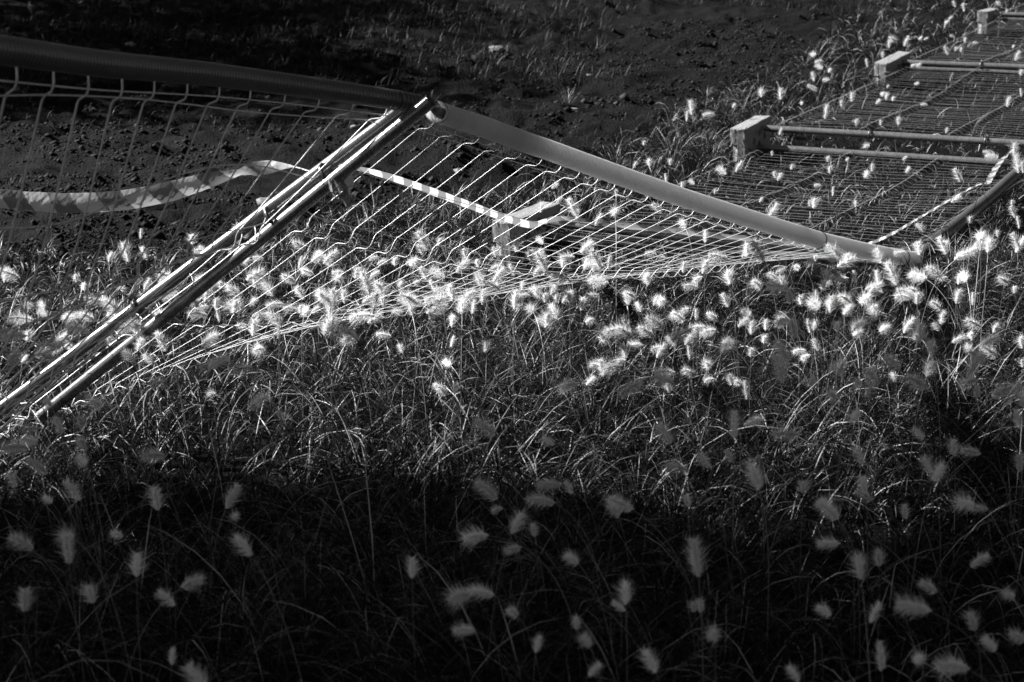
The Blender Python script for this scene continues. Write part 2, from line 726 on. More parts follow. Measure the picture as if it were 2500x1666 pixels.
# ---- twisted panel in the middle
TB, BB = at(1052, 247, 6.13), at(95, 1022, 6.80)
xs = [1061.6, 1117.9, 1174, 1226, 1277, 1327, 1374, 1419, 1463.8, 1506, 1547.7, 1587, 1625, 1662, 1698.6, 1732.6, 1765.5,
      1798.5, 1830.4, 1861, 1890]
st = 29.0
while len(xs) < 34:
    st -= 0.55
    xs.append(xs[-1] + st)
line = [(1040, 262), (1075, 277), (1103, 286), (1190, 313), (1264, 341), (1340, 367), (1417, 395), (1549, 442), (1676, 486), (1804, 526),
        (1900, 556), (2002, 587), (2104, 611), (2193, 628), (2240, 634)]
lx, ly = [p[0] for p in line], [p[1] for p in line]
cxs = [x + 8 for x in xs]                         # sleeve centre above each wire
cys = list(np.interp(cxs, lx, ly))
Z = 6.36
B_top = []
for i in range(34):
    B_top.append(at(cxs[i], cys[i], Z))
    if i < 33:
        d = math.hypot(cxs[i + 1] - cxs[i], cys[i + 1] - cys[i]) / FPX * Z
        Z += math.sqrt(max(0.1029 ** 2 - d * d, 0.03 ** 2))
RB = B_top[-1] + (B_top[-1] - B_top[-2]) * 0.5
print('B corner', RB, project(RB))
foot_c = FEET[0]
print('foot', project(foot_c))
BRb = foot_c + FALL * 0.04 + DIR * 0.02 + Vector((0, 0, 0.16))
B_bot = [BB.lerp(BRb, (i + 0.6) / 34.2) for i in range(34)]
for i, p in enumerate(B_bot):
    p.z += 0.0
B_cols = []
for i in range(34):
    sag = 0.13 * math.sin(math.pi * (i + 0.5) / 34) ** 0.55

    def bc(v, b=B_bot[i], t=B_top[i], s=sag):
        p = b.lerp(t, v / 2)
        p.z -= s * math.sin(math.pi * v / 2)
        return p
    B_cols.append(bc)


def nB(i):
    a = (B_top[i] - B_bot[i]).normalized()
    d = (B_top[min(i + 1, 33)] - B_top[max(i - 1, 0)]).normalized()
    n = a.cross(d).normalized()
    return n if n.z < 0 else -n


pipeB = [at(1066, 273, 6.30)] + B_top + [RB]
pipeB = catmull(pipeB, 3)
make_panel('twisted wire fence panel propped on its left post with a pale corrugated top sleeve',
           B_cols, nB, (BB, TB), (BRb, RB - DIR * 0.05), 0.0014, [B_top[0].lerp(TB, 0.6)] + B_top + [RB],
           (pipeB, 0.0385, 0.0135, M_SLEEVE_B, [0.016, 0.70, 0.955]), bow=0.033, seed=5, group='toppled wire fence panels')

# ---- panels lying flat beyond
flat_labels = [
    'fallen wire fence panel grown through by grass between the two nearest concrete feet',
    'fallen wire fence panel lying flat in front of the third concrete foot',
    'fallen wire fence panel behind the third concrete foot at the right edge',
    'far fallen wire fence panel behind the fourth concrete foot in the top right corner']
for k in range(4):
    a = FEET[k]
    b = FEET[k] + DIR * 3.5
    b.z = gz(0, b.y)
    eps = 0.075
    za, zb = (0.10, 0.17), (0.10, 0.17)
    zt = [0.15, 0.17, 0.17, 0.17][k]
    bl = a + FALL * 0.05 + DIR * eps + Vector((0, 0, 0.10 if k else 0.06))
    br = b + FALL * 0.05 + (DIR * eps if k else DIR * -eps * 0.4) + Vector((0, 0, 0.133 if k else 0.06))
    tl = a + FALL * 2.03 + DIR * eps + Vector((0, 0, zt + (0.0 if k else -0.02)))
    tr = b + FALL * 2.03 + (DIR * eps if k else DIR * -eps * 0.4) + Vector((0, 0, zt - (0.007 if k else 0.06)))
    if k > 0:
        bl.z += 0.08
        tl.z += 0.04
    cols = []
    for i in range(34):
        u = (i + 0.75) / 34.5
        ph = random.uniform(-0.008, 0.008)

        def fc(v, p=bl.lerp(br, u), q=tl.lerp(tr, u), u=u, ph=ph, k=k):
            r = p.lerp(q, v / 2)
            r.z += -0.015 * math.sin(math.pi * u) * math.sin(math.pi * v / 2) + ph * math.sin(v * 2.3) + 0.02 * math.sin(u * 7 + k) * math.sin(v * 1.9)
            return r
        cols.append(fc)
    tops = [c(2.0) for c in cols]
    top_line = catmull([tl] + tops[::3] + [tr], 3)
    if k == 0:
        start = RB + Vector((0.16, 0.22, -0.03))
        pl = [at(2262, 604, 9.45), at(2310, 570, 9.8), at(2360, 530, 10.2), at(2412, 488, 10.6), at(2460, 445, 11.05), at(2505, 405, 11.5), at(2560, 355, 12.0)]
        pl = catmull(pl, 5)
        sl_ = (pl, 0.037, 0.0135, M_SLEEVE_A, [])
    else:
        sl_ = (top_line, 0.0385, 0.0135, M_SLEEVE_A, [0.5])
    make_panel(flat_labels[k], cols, lambda i: Vector((0, 0, 1)), (bl, tl), (br, tr), 0.0012, top_line, sl_, apex=False, wire_mat=M_WIRE_DULL,
               seed=20 + k, group='toppled wire fence panels', bow=0.024)

# ------------------------------------------------------------------ concrete feet
def make_foot_mesh():
    bm = bmesh.new()
    bmesh.ops.create_cube(bm, size=1.0)
    L, T, H = 0.60, 0.115, 0.235
    for v in bm.verts:
        v.co = Vector((v.co.x * L, v.co.y * T, (v.co.z + 0.5) * H))
        if v.co.z < 0.05:
            v.co.x *= 0.97
    bmesh.ops.bevel(bm, geom=bm.edges[:], offset=0.010, segments=2, affect='EDGES', profile=0.6)
    bmesh.ops.subdivide_edges(bm, edges=[e for e in bm.edges if e.calc_length() > 0.09], cuts=7, use_grid_fill=True)
    for v in bm.verts:
        edge = sum((abs(v.co.x) > 0.28, abs(v.co.y) > 0.047, v.co.z > 0.22 or v.co.z < 0.015))
        k = 0.0022 if edge >= 2 else 0.0006
        v.co += Vector((random.uniform(-k, k), random.uniform(-k, k), random.uniform(-k, k)))
    me = bpy.data.meshes.new('concrete_foot')
    bm.to_mesh(me)
    bm.free()
    o = bpy.data.objects.new('tmp_foot', me)
    COL.objects.link(o)
    cutters = []

    def cyl(loc, r, depth, ax):
        b2 = bmesh.new()
        bmesh.ops.create_cone(b2, cap_ends=True, segments=16, radius1=r, radius2=r, depth=depth)
        m2 = bpy.data.meshes.new('c')
        b2.to_mesh(m2)
        b2.free()
        c = bpy.data.objects.new('c', m2)
        COL.objects.link(c)
        c.location = loc
        if ax == 'y':
            c.rotation_euler = (math.pi / 2, 0, 0)
        cutters.append(c)
    # sockets on the face that points where the fence fell (-y in local space)
    for sx, sz in ((0.02, 0.155), (0.02, 0.075), (-0.10, 0.115), (0.14, 0.115), (0.22, 0.16)):
        cyl((sx, -0.06, sz), 0.027, 0.15, 'y')
    # moulded grip notches in the two ends
    for sx in (-1, 1):
        cyl((sx * 0.325, 0.045, 0.04), 0.05, 0.16, 'z')
    for c in cutters:
        md = o.modifiers.new('b', 'BOOLEAN')
        md.operation = 'DIFFERENCE'
        md.object = c
        md.solver = 'EXACT'
    dg = bpy.context.evaluated_depsgraph_get()
    m = bpy.data.meshes.new_from_object(o.evaluated_get(dg))
    m.name = 'concrete_foot'
    for c in cutters + [o]:
        bpy.data.objects.remove(c)
    m.materials.clear()
    m.materials.append(M_CONCRETE)
    return m


FOOT = make_foot_mesh()
foot_labels = ['nearest concrete fence foot, half hidden behind the slanting wires',
               'second concrete fence foot with two tubes in its socket holes',
               'third concrete fence foot holding one tube, right of the dark slope',
               'farthest concrete fence foot behind a dark weed in the top right corner']
for k in range(4):
    o = link('concrete_foot', FOOT)
    p = FEET[k] - FALL * 0.02
    o.location = (p.x, p.y, p.z - (0.005 if k else 0.0))
    o.rotation_euler = (math.radians([0, -2, 3, 1][k]), math.radians([0, -1, -4, 2][k]), math.atan2(DIR.y, DIR.x) + math.radians([0, 3, -4, 2][k]))
    tag(o, foot_labels[k], 'fence foot', 'concrete feet of the fence row')
    if k == 0:
        o.location.z = -0.02


# ------------------------------------------------------------------ ties on the posts
def tie(c, axis_, r, tail, label, width=0.006, squash=1.0):
    """Black nylon band round a tube with a loose tail."""
    t = axis_.normalized()
    a = t.cross(Vector((0, 0, 1))).normalized()
    b = t.cross(a)
    V, F = [], []
    n = 24
    for k in range(n):
        an = 2 * math.pi * k / n
        d = a * math.cos(an) * squash + b * math.sin(an)
        for s, rr in ((-1, r), (1, r), (1, r * 1.10), (-1, r * 1.10)):
            V.append(d * rr + t * (s * width))
    for k in range(n):
        k2 = (k + 1) % n
        for j in range(4):
            j2 = (j + 1) % 4
            F.append((k * 4 + j, k2 * 4 + j, k2 * 4 + j2, k * 4 + j2))
    root = empty('cable_tie', c)
    tag(root, label, 'cable tie', 'black cable ties on the tubes')
    mesh_obj('band', V, F, M_TIE, root)
    if tail is not None:
        pts = [tail[0] - c] + [q - c for q in tail[1:]]
        V, F = sweep(catmull(pts, 4), [0.004] * (4 * (len(pts) - 1) + 1), 6, True)
        mesh_obj('tail', V, F, M_TIE, root)
    return root


def on_post(b, t, px):
    best = None
    for k in range(400):
        p = b.lerp(t, k / 399)
        x, y, z = project(p)
        if best is None or abs(x - px) < best[0]:
            best = (abs(x - px), p)
    return best[1]


pa = on_post(BA, TA, 665)
pb = on_post(BB, TB, 668)
axB = TB - BB
tie((pa + pb) / 2, axB, 0.040, None, 'black band strapping the two leaning posts together below the tape knot', 0.007, 1.0)
pk = on_post(BB, TB, 803)
tie(on_post(BA, TA, 800).lerp(pk, 0.5), axB, 0.042, None, 'black band round both leaning posts right at the tape knot', 0.007, 1.0)
pc = on_post(BA, TA, 338)
tie(pc, axB, 0.029, [pc + Vector((-0.02, -0.02, 0.025)), pc + Vector((-0.05, -0.02, 0.05)), at(292, 711, 6.35)],
    'black tie with a long straight tail low on the paler leaning post', 0.009)
cd_b = FEET[1] + FALL * 0.05 + DIR * 0.075 + Vector((0, 0, 0.18))
cd_t = FEET[1] + FALL * 2.03 + DIR * 0.075 + Vector((0, 0, 0.21))
for px, tx, ty, lb in ((2125, 2142, 320, 'left black tie on the tubes of the second concrete foot'),
                       (2408, 2414, 334, 'right black tie on the tubes of the second concrete foot')):
    p = on_post(cd_b, cd_t, px)
    x, y, z = project(p)
    tie(p, FALL, 0.031, [p + Vector((0, -0.03, 0.02)), at(px + 3, y - 8, z - 0.02), at(tx, ty, z)], lb)
de_b = FEET[2] + FALL * 0.05 + DIR * 0.075 + Vector((0, 0, 0.18))
de_t = FEET[2] + FALL * 2.03 + DIR * 0.075 + Vector((0, 0, 0.21))
p = on_post(de_b, de_t, 2395)
x, y, z = project(p)
tie(p, FALL, 0.031, [p + Vector((0, -0.03, 0.0)), at(2396, y - 15, z), at(2396, 155, z)], 'black tie standing up from the tube of the third concrete foot')


# ------------------------------------------------------------------ barrier tape
def ribbon(name, pts, widths, twists, label, per=8, rep=0.21, parent=None, thick=0.0006):
    """Flat tape along pts; twist is the angle of its width to the vertical, in degrees, per control point."""
    P = catmull(pts, per)
    n = len(P)
    f = np.linspace(0, len(pts) - 1, n)
    W = np.interp(f, range(len(pts)), widths)
    T = np.interp(f, range(len(pts)), twists)
    V, F, UV = [], [], []
    s = 0
    ss = []
    nw = 4
    for i in range(n):
        if i:
            s += (P[i] - P[i - 1]).length
        ss.append(s / rep)
        t = (P[min(i + 1, n - 1)] - P[max(i - 1, 0)]).normalized()
        up = Vector((0, 0, 1))
        up = (up - t * up.dot(t)).normalized()
        side = t.cross(up)
        a = math.radians(T[i])
        wdir = up * math.cos(a) + side * math.sin(a)
        nd = t.cross(wdir)
        for j in range(nw + 1):
            q = j / nw - 0.5
            curl = 0.10 * W[i] * math.cos(q * math.pi) + 0.05 * W[i] * math.sin(s * 40 + j) + 0.045 * W[i] * math.sin(s * 131 + j * 2.1) + 0.008 * W[i] * random.uniform(-1, 1)
            V.append(P[i] + wdir * (q * W[i]) + nd * curl)
    for i in range(n - 1):
        for j in range(nw):
            a = i * (nw + 1) + j
            F.append((a, a + 1, a + nw + 2, a + nw + 1))
            UV += [(ss[i], j / nw), (ss[i], (j + 1) / nw), (ss[i + 1], (j + 1) / nw), (ss[i + 1], j / nw)]
    org = P[0].copy()
    o = mesh_obj(name, [v - org for v in V] if parent is None else V, F, M_TAPE, parent)
    uvl = o.data.uv_layers.new(name='UVMap')
    for k, u in enumerate(UV):
        uvl.data[k].uv = u
    if parent is None:
        o.location = org
        tag(o, label, 'barrier tape')
    return o


ribbon('barrier_tape', [at(-420, 420, 7.3), at(-200, 462, 7.1), at(-60, 478, 6.95), at(60, 491, 6.88), at(190, 496, 6.8), at(310, 488, 6.75), at(420, 466, 6.7), at(520, 437, 6.64),
                        at(585, 421, 6.6), at(620, 413, 6.57), at(665, 408, 6.52), at(715, 407, 6.48), at(760, 418, 6.42), at(800, 419, 6.36)],
       [0.075] * 7 + [0.056, 0.026, 0.056, 0.046, 0.006, 0.004, 0.004], [0, 5, 5, 0, -5, 0, 5, 10, 35, 15, -15, -40, -40, -40],
       'striped barrier tape sagging behind the left panel, buckled near the leaning posts')
ribbon('barrier_tape', [at(820, 402, 6.36), at(885, 414, 6.55), at(960, 435, 6.9), at(1050, 466, 7.5), at(1140, 499, 8.2), at(1230, 531, 8.95), at(1300, 549, 9.45),
                        ] + [BRb.lerp(RB - DIR * 0.05, f_) + Vector((-0.01, -0.03, 0.036)) for f_ in (0.06, 0.18, 0.31, 0.44, 0.57, 0.70, 0.82)],
       [0.008, 0.018, 0.026, 0.030, 0.033, 0.036, 0.040, 0.045, 0.05, 0.05, 0.046, 0.04, 0.04, 0.035],
       [20, 35, 30, 30, 28, 25, 25, 40, 40, 40, 40, 40, 40, 40],
       'striped barrier tape running from the leaning posts over the nearest concrete foot', rep=0.30)
ribbon('barrier_tape', [at(2115, 598, 9.45), at(2170, 575, 9.75), at(2230, 540, 10.2), at(2290, 505, 10.6), at(2350, 470, 11.0), at(2395, 449, 11.3), at(2408, 452, 11.3), at(2420, 430, 11.5),
                        at(2440, 398, 11.9), at(2462, 375, 12.2), at(2500, 350, 12.5)],
       [0.03, 0.045, 0.05, 0.05, 0.05, 0.035, 0.05, 0.055, 0.055, 0.055, 0.05], [40, 40, 45, 45, 50, 60, 60, 60, 60, 60, 60],
       'striped barrier tape bent at a corner on the fallen panel at the right')
# knot with two loops and a hanging end
knot = empty('barrier_tape', on_post(BB, TB, 812))
tag(knot, 'knotted end of barrier tape hanging below the leaning posts', 'barrier tape')
ko = knot.location.copy()


def ribbon_local(name, px, widths, twists):
    return ribbon(name, [at(*p) - ko for p in px], widths, twists, None, parent=knot)


ribbon_local('hanging_end', [(842, 412, 6.30), (850, 430, 6.29), (852, 448, 6.28), (847, 466, 6.28), (843, 484, 6.27), (850, 503, 6.27)],
             [0.024, 0.03, 0.034, 0.034, 0.034, 0.03], [80, 95, 70, 100, 75, 90])
ribbon_local('loop', [(806, 436, 6.26), (806, 455, 6.25), (815, 478, 6.25), (826, 486, 6.25), (829, 474, 6.25), (822, 452, 6.25), (818, 437, 6.26)],
             [0.012] * 7, [80, 80, 85, 90, 95, 100, 100])
ribbon_local('loop', [(824, 436, 6.29), (826, 456, 6.28), (834, 480, 6.28), (840, 470, 6.28), (838, 450, 6.28), (836, 436, 6.29)],
             [0.012] * 6, [80, 80, 85, 90, 95, 100])

# ------------------------------------------------------------------ grass
def blades(base, az, L, tilt, bend, W, S=5, wob=0.0):
    """Arching ribbons; all arguments are arrays with one row per blade."""
    n = len(base)
    P = np.zeros((n, S + 1, 3))
    P[:, 0] = base
    ca, sa = np.cos(az), np.sin(az)
    for k in range(S):
        tm = (k + 0.5) / S
        ph = tilt + bend * tm ** 1.25
        a2 = wob * np.sin(tm * 5 + az * 3)
        st_ = np.sin(ph)
        P[:, k + 1, 0] = P[:, k, 0] + L / S * (st_ * ca - a2 * sa * 0.3)
        P[:, k + 1, 1] = P[:, k, 1] + L / S * (st_ * sa + a2 * ca * 0.3)
        P[:, k + 1, 2] = P[:, k, 2] + L / S * np.cos(ph)
    side = np.stack([-sa, ca, np.zeros(n)], 1)
    rot = RNG.uniform(-0.9, 0.9, n)
    side = side * np.cos(rot)[:, None]
    side[:, 2] = np.sin(rot)
    VV = np.zeros((n, 2 * S + 1, 3))
    for k in range(S):
        t = k / S
        wk = W * (0.75 + 0.5 * t) * (1 - t ** 2.5)
        VV[:, 2 * k] = P[:, k] - side * wk[:, None] / 2
        VV[:, 2 * k + 1] = P[:, k] + side * wk[:, None] / 2
    VV[:, 2 * S] = P[:, S]
    off = (np.arange(n) * (2 * S + 1))[:, None]
    quads = np.concatenate([off + np.array([[2 * k, 2 * k + 1, 2 * k + 3, 2 * k + 2]]) for k in range(S - 1)], 0)
    tris = off + np.array([[2 * S - 2, 2 * S - 1, 2 * S]])
    return VV.reshape(-1, 3), quads, tris


def in_view(x, y, h=0.2, mx=160, my=260):
    Zd = y * cosP - (h - CAM_H) * sinP
    px = CX + x / Zd * FPX
    py = CY - (y * sinP + (h - CAM_H) * cosP) / Zd * FPX
    return (px > -mx) & (px < 2500 + mx) & (py > -my) & (py < 1666 + my) & (Zd > 1)


def flat_panel_mask(x, y):
    """1 on the ground under the fallen panels."""
    rx, ry = x - K0.x, y - K0.y
    u = rx * DIR.x + ry * DIR.y
    v = rx * FALL.x + ry * FALL.y
    return (u > 0.0) & (u < 14) & (v > 0.0) & (v < 2.0)


def scatter_clumps(spacing, y0, y1, x0, x1):
    gx_ = np.arange(x0, x1, spacing)
    gy_ = np.arange(y0, y1, spacing)
    X, Y = np.meshgrid(gx_, gy_)
    X = X.ravel() + RNG.uniform(-0.5, 0.5, X.size) * spacing
    Y = Y.ravel() + RNG.uniform(-0.5, 0.5, Y.size) * spacing
    return X, Y


def grass_field(spacing, y0, y1, per, Lm, name_seed, Wm=0.0034, S=5):
    X, Y = scatter_clumps(spacing, y0, y1, -5, 9)
    k = in_view(X, Y) & (grass_in(X, Y) + 0.25 * vnoise(X * 1.7, Y * 1.7, 31) > 0)
    X, Y = X[k], Y[k]
    yy = np.interp(Y, [0, 6.3, 7.4, 8.6, 12, 16], [1.0, 0.92, 0.74, 0.58, 0.60, 0.75])
    dens = 0.75 + 0.6 * vnoise(X * 1.1, Y * 1.1, 32)
    fl = flat_panel_mask(X, Y)
    cnt = np.maximum(3, per * np.clip(dens * 1.2 - 0.15, 0.15, 1.6) * np.where(fl, 0.42, 1.0) * RNG.uniform(0.6, 1.4, len(X))).astype(int)
    cid = np.repeat(np.arange(len(X)), cnt)
    n = len(cid)
    cl_h = (0.85 + 0.35 * vnoise(X * 0.9, Y * 0.9, 33)) * RNG.uniform(0.75, 1.2, len(X)) * np.where(fl, 0.68, 1.0) * yy * (1 + 0.6 * np.exp(-(((X - 2.15) / 0.4) ** 2 + ((Y - 8.55) / 0.3) ** 2)))
    r = np.abs(RNG.normal(0, 0.045, n))
    a0 = RNG.uniform(0, 2 * np.pi, n)
    bx = X[cid] + r * np.cos(a0)
    by = Y[cid] + r * np.sin(a0)
    bz = soil_h(bx, by) - 0.01
    lean_a = RNG.uniform(0, 2 * np.pi, len(X))
    az = np.where(RNG.random(n) < 0.62, a0, lean_a[cid]) + RNG.normal(0, 0.5, n)
    L = Lm * cl_h[cid] * RNG.uniform(0.45, 1.25, n)
    tilt = np.abs(RNG.normal(0.22, 0.28, n)) + r * 3.5
    bend = RNG.uniform(0.8, 2.9, n) * (0.6 + 0.6 * RNG.random(n))
    W = Wm * RNG.uniform(0.55, 1.35, n)
    return blades(np.stack([bx, by, bz], 1), az, L, tilt, bend, W, S, wob=0.25)


def join(parts):
    V, Q, T = [], [], []
    o = 0
    for v, q, t in parts:
        V.append(v)
        Q.append(q + o)
        T.append(t + o)
        o += len(v)
    return np.concatenate(V), np.concatenate(Q), np.concatenate(T)


fg = join([grass_field(0.105, 3.2, 7.6, 62, 0.42, 1, 0.0042, 5),
           grass_field(0.22, 3.2, 8.6, 11, 0.62, 8, 0.0046, 7),
           grass_field(0.115, 7.6, 11.2, 54, 0.42, 2, 0.0044),
           grass_field(0.17, 11.2, 16.0, 46, 0.42, 3, 0.0052, 4),
           grass_field(0.26, 16.0, 34.0, 42, 0.40, 4, 0.0070, 4)])
print('grass blades tris', len(fg[1]) * 2 + len(fg[2]))
go = link('grass', fast_mesh('grass', *fg, M_GRASS))
tag(go, 'dense arching blades of fountain grass around the fallen fence', 'grass', kind='stuff')


def weeds(n, xr, yr, Lm, Wm, keep, clump=0.05, per=7, bendm=1.0):
    X = RNG.uniform(*xr, n)
    Y = RNG.uniform(*yr, n)
    k = keep(X, Y) & in_view(X, Y, 0.05)
    X, Y = X[k], Y[k]
    cid = np.repeat(np.arange(len(X)), RNG.integers(max(2, per // 2), per * 2, len(X)))
    m = len(cid)
    a0 = RNG.uniform(0, 2 * np.pi, m)
    r = np.abs(RNG.normal(0, clump, m))
    bx, by = X[cid] + r * np.cos(a0), Y[cid] + r * np.sin(a0)
    bz = soil_h(bx, by) - 0.005
    return blades(np.stack([bx, by, bz], 1), a0 + RNG.normal(0, 0.6, m), Lm * RNG.uniform(0.4, 1.3, m),
                  np.abs(RNG.normal(0.35, 0.3, m)), RNG.uniform(0.2, 1.3, m) * bendm, Wm * RNG.uniform(0.6, 1.3, m), 4, 0.2)


wd = join([
    weeds(900, (-5, 3), (9.5, 16), 0.11, 0.004, lambda x, y: (grass_in(x, y) < 0.1) & (vnoise(x * 0.8, y * 0.8, 41) > 0.1)),
    weeds(420, (-4, 2), (9.3, 12), 0.16, 0.004, lambda x, y: (grass_in(x, y) < 0.1) & (grass_in(x, y) > -0.9)),
    weeds(5200, (-9, 4), (15.5, 34), 0.17, 0.007, lambda x, y: (grass_in(x, y) < 0.2) & (vnoise(x * 0.5, y * 0.35, 42) + (y - 17.5) * 0.16 - np.maximum(x, -1) * 0.25 > 0.0), 0.12, 9)])
wo_ = link('low_weeds', fast_mesh('low_weeds', *wd, M_WEED))
tag(wo_, 'low sparse weeds scattered over the dark soil behind the fence', 'weeds', kind='stuff')

# clods and crumbs of soil
def clods(n):
    X = RNG.uniform(-6, 4, n)
    Y = 9.2 + (RNG.random(n) ** 1.5) * 11
    k = (grass_in(X, Y) < 0.25) & in_view(X, Y, 0.0) & (vnoise(X * 1.3, Y * 2.6, 51) + 0.7 * vnoise(X * 4, Y * 7, 52) > -0.15)
    X, Y = X[k], Y[k]
    m = len(X)
    iv = np.array([(1, 0, 0), (0, 1, 0), (-1, 0, 0), (0, -1, 0), (0, 0, 1), (0, 0, -1)], dtype=float)
    itri = np.array([(0, 1, 4), (1, 2, 4), (2, 3, 4), (3, 0, 4), (1, 0, 5), (2, 1, 5), (3, 2, 5), (0, 3, 5)])
    s = 0.005 + 0.009 * RNG.random(m) ** 2 + 0.022 * RNG.random(m) ** 12
    sc_ = RNG.uniform(0.6, 1.35, (m, 3)) * s[:, None]
    sc_[:, 2] *= 0.7
    j = RNG.uniform(0.55, 1.45, (m, len(iv), 1)) + RNG.uniform(-0.3, 0.3, (m, len(iv), 3))
    Vv = iv[None] * j * sc_[:, None, :]
    a = RNG.uniform(0, 6.28, m)
    c, s_ = np.cos(a)[:, None], np.sin(a)[:, None]
    x = Vv[:, :, 0] * c - Vv[:, :, 1] * s_
    y = Vv[:, :, 0] * s_ + Vv[:, :, 1] * c
    z = Vv[:, :, 2] + (soil_h(X, Y) + s * 0.25)[:, None]
    VV = np.stack([x + X[:, None], y + Y[:, None], z], 2).reshape(-1, 3)
    T = (itri[None] + (np.arange(m) * len(iv))[:, None, None]).reshape(-1, 3)
    return VV, T


cv, ct = clods(110000)
print('clods', len(ct))
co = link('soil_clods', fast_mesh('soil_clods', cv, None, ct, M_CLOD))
tag(co, 'crumbs and clods of soil strewn over the ruts', 'soil', kind='stuff')

# single stones one can pick out
stones = [(1212, 121, .07, 'large pale stone highest on the dark slope, right of the middle'), (1440, 178, .045, 'small stone up the slope left of the second concrete foot'),
          (1000, 97, .05, 'stone on the dark slope near the top centre'), (645, 484, .05, 'flat stone behind the left panel beside the leaning posts'),
          (865, 305, .035, 'small stone just behind the leaning posts below the sleeve joint'), (1400, 285, .06, 'stone beside the pale tuft behind the twisted panel'),
          (930, 188, .04, 'small stone above the joint of the two sleeves'), (1130, 230, .03, 'little stone right of the joint of the sleeves'),
          (320, 123, .05, 'stone in the dark weeds above the left sleeve'), (1120, 415, .035, 'small stone seen through the wires below the pale sleeve')]
for x, y, s, lb in stones:
    bm = bmesh.new()
    bmesh.ops.create_icosphere(bm, subdivisions=2, radius=s)
    for v in bm.verts:
        n = random.uniform(0.82, 1.12)
        v.co = Vector((v.co.x * n * 1.25, v.co.y * n, v.co.z * n * 0.62))
    me = bpy.data.meshes.new('stone')
    bm.to_mesh(me)
    bm.free()
    me.materials.append(M_STONE)
    o = link('stone', me)
    p = on_level(x, y, 0.01)
    o.location = (p.x, p.y, float(soil_h(np.array([p.x]), np.array([p.y]))[0]) + s * 0.2)
    o.rotation_euler = (0, 0, random.uniform(0, 6))
    tag(o, lb, 'stone', 'stones on the soil')

# tufts one can pick out
for x, y, L, n, lb in ((1385, 278, 0.17, 46, 'pale upright grass tuft on the bare soil behind the twisted panel'),
                       (635, 100, 0.20, 18, 'thin grass tuft in the dark above the left sleeve'),
                       (1250, 395, 0.15, 30, 'low grass tuft on the soil seen through the twisted panel')):
    p = on_level(x, y, 0.0)
    m = n
    a0 = RNG.uniform(0, 6.28, m)
    r = np.abs(RNG.normal(0, 0.025, m))
    b = np.stack([r * np.cos(a0), r * np.sin(a0), np.zeros(m) - 0.01], 1)
    v, q, t = blades(b, a0, L * RNG.uniform(0.5, 1.2, m), np.abs(RNG.normal(0.25, 0.2, m)), RNG.uniform(0.1, 0.8, m), 0.0042 * RNG.uniform(0.7, 1.3, m), 4, 0.1)
    o = link('grass_tuft', fast_mesh('grass_tuft', v, q, t, M_STEM))
    o.location = (p.x, p.y, float(soil_h(np.array([p.x]), np.array([p.y]))[0]))
    tag(o, lb, 'grass tuft', 'grass tufts on the soil')

# dark weed in front of the farthest foot
p = on_level(2436, 92, 0.0)
wroot = empty('weed', p)
tag(wroot, 'dark leafy weed standing in front of the farthest concrete foot', 'weed')
V, F = sweep([(0, 0, 0), (0.01, 0, 0.15), (-0.01, 0, 0.30), (0.0, 0, 0.44)], [0.006, 0.005, 0.004, 0.002], 5)
mesh_obj('stem', V, F, M_LEAF, wroot)
V, F = [], []
for k in range(70):
    h = random.uniform(0.06, 0.44)
    a = random.uniform(0, 6.28)
    l = random.uniform(0.04, 0.10) * (1.1 - h)
    c = Vector((0, 0, h))
    d = Vector((math.cos(a), math.sin(a), random.uniform(0.1, 0.9))).normalized()
    s = d.cross(Vector((0, 0, 1))).normalized() * l * 0.25
    i0 = len(V)
    V += [c, c + d * l * 0.5 + s, c + d * l, c + d * l * 0.5 - s]
    F.append((i0, i0 + 1, i0 + 2, i0 + 3))
mesh_obj('foliage', V, F, M_LEAF, wroot, smooth=False)


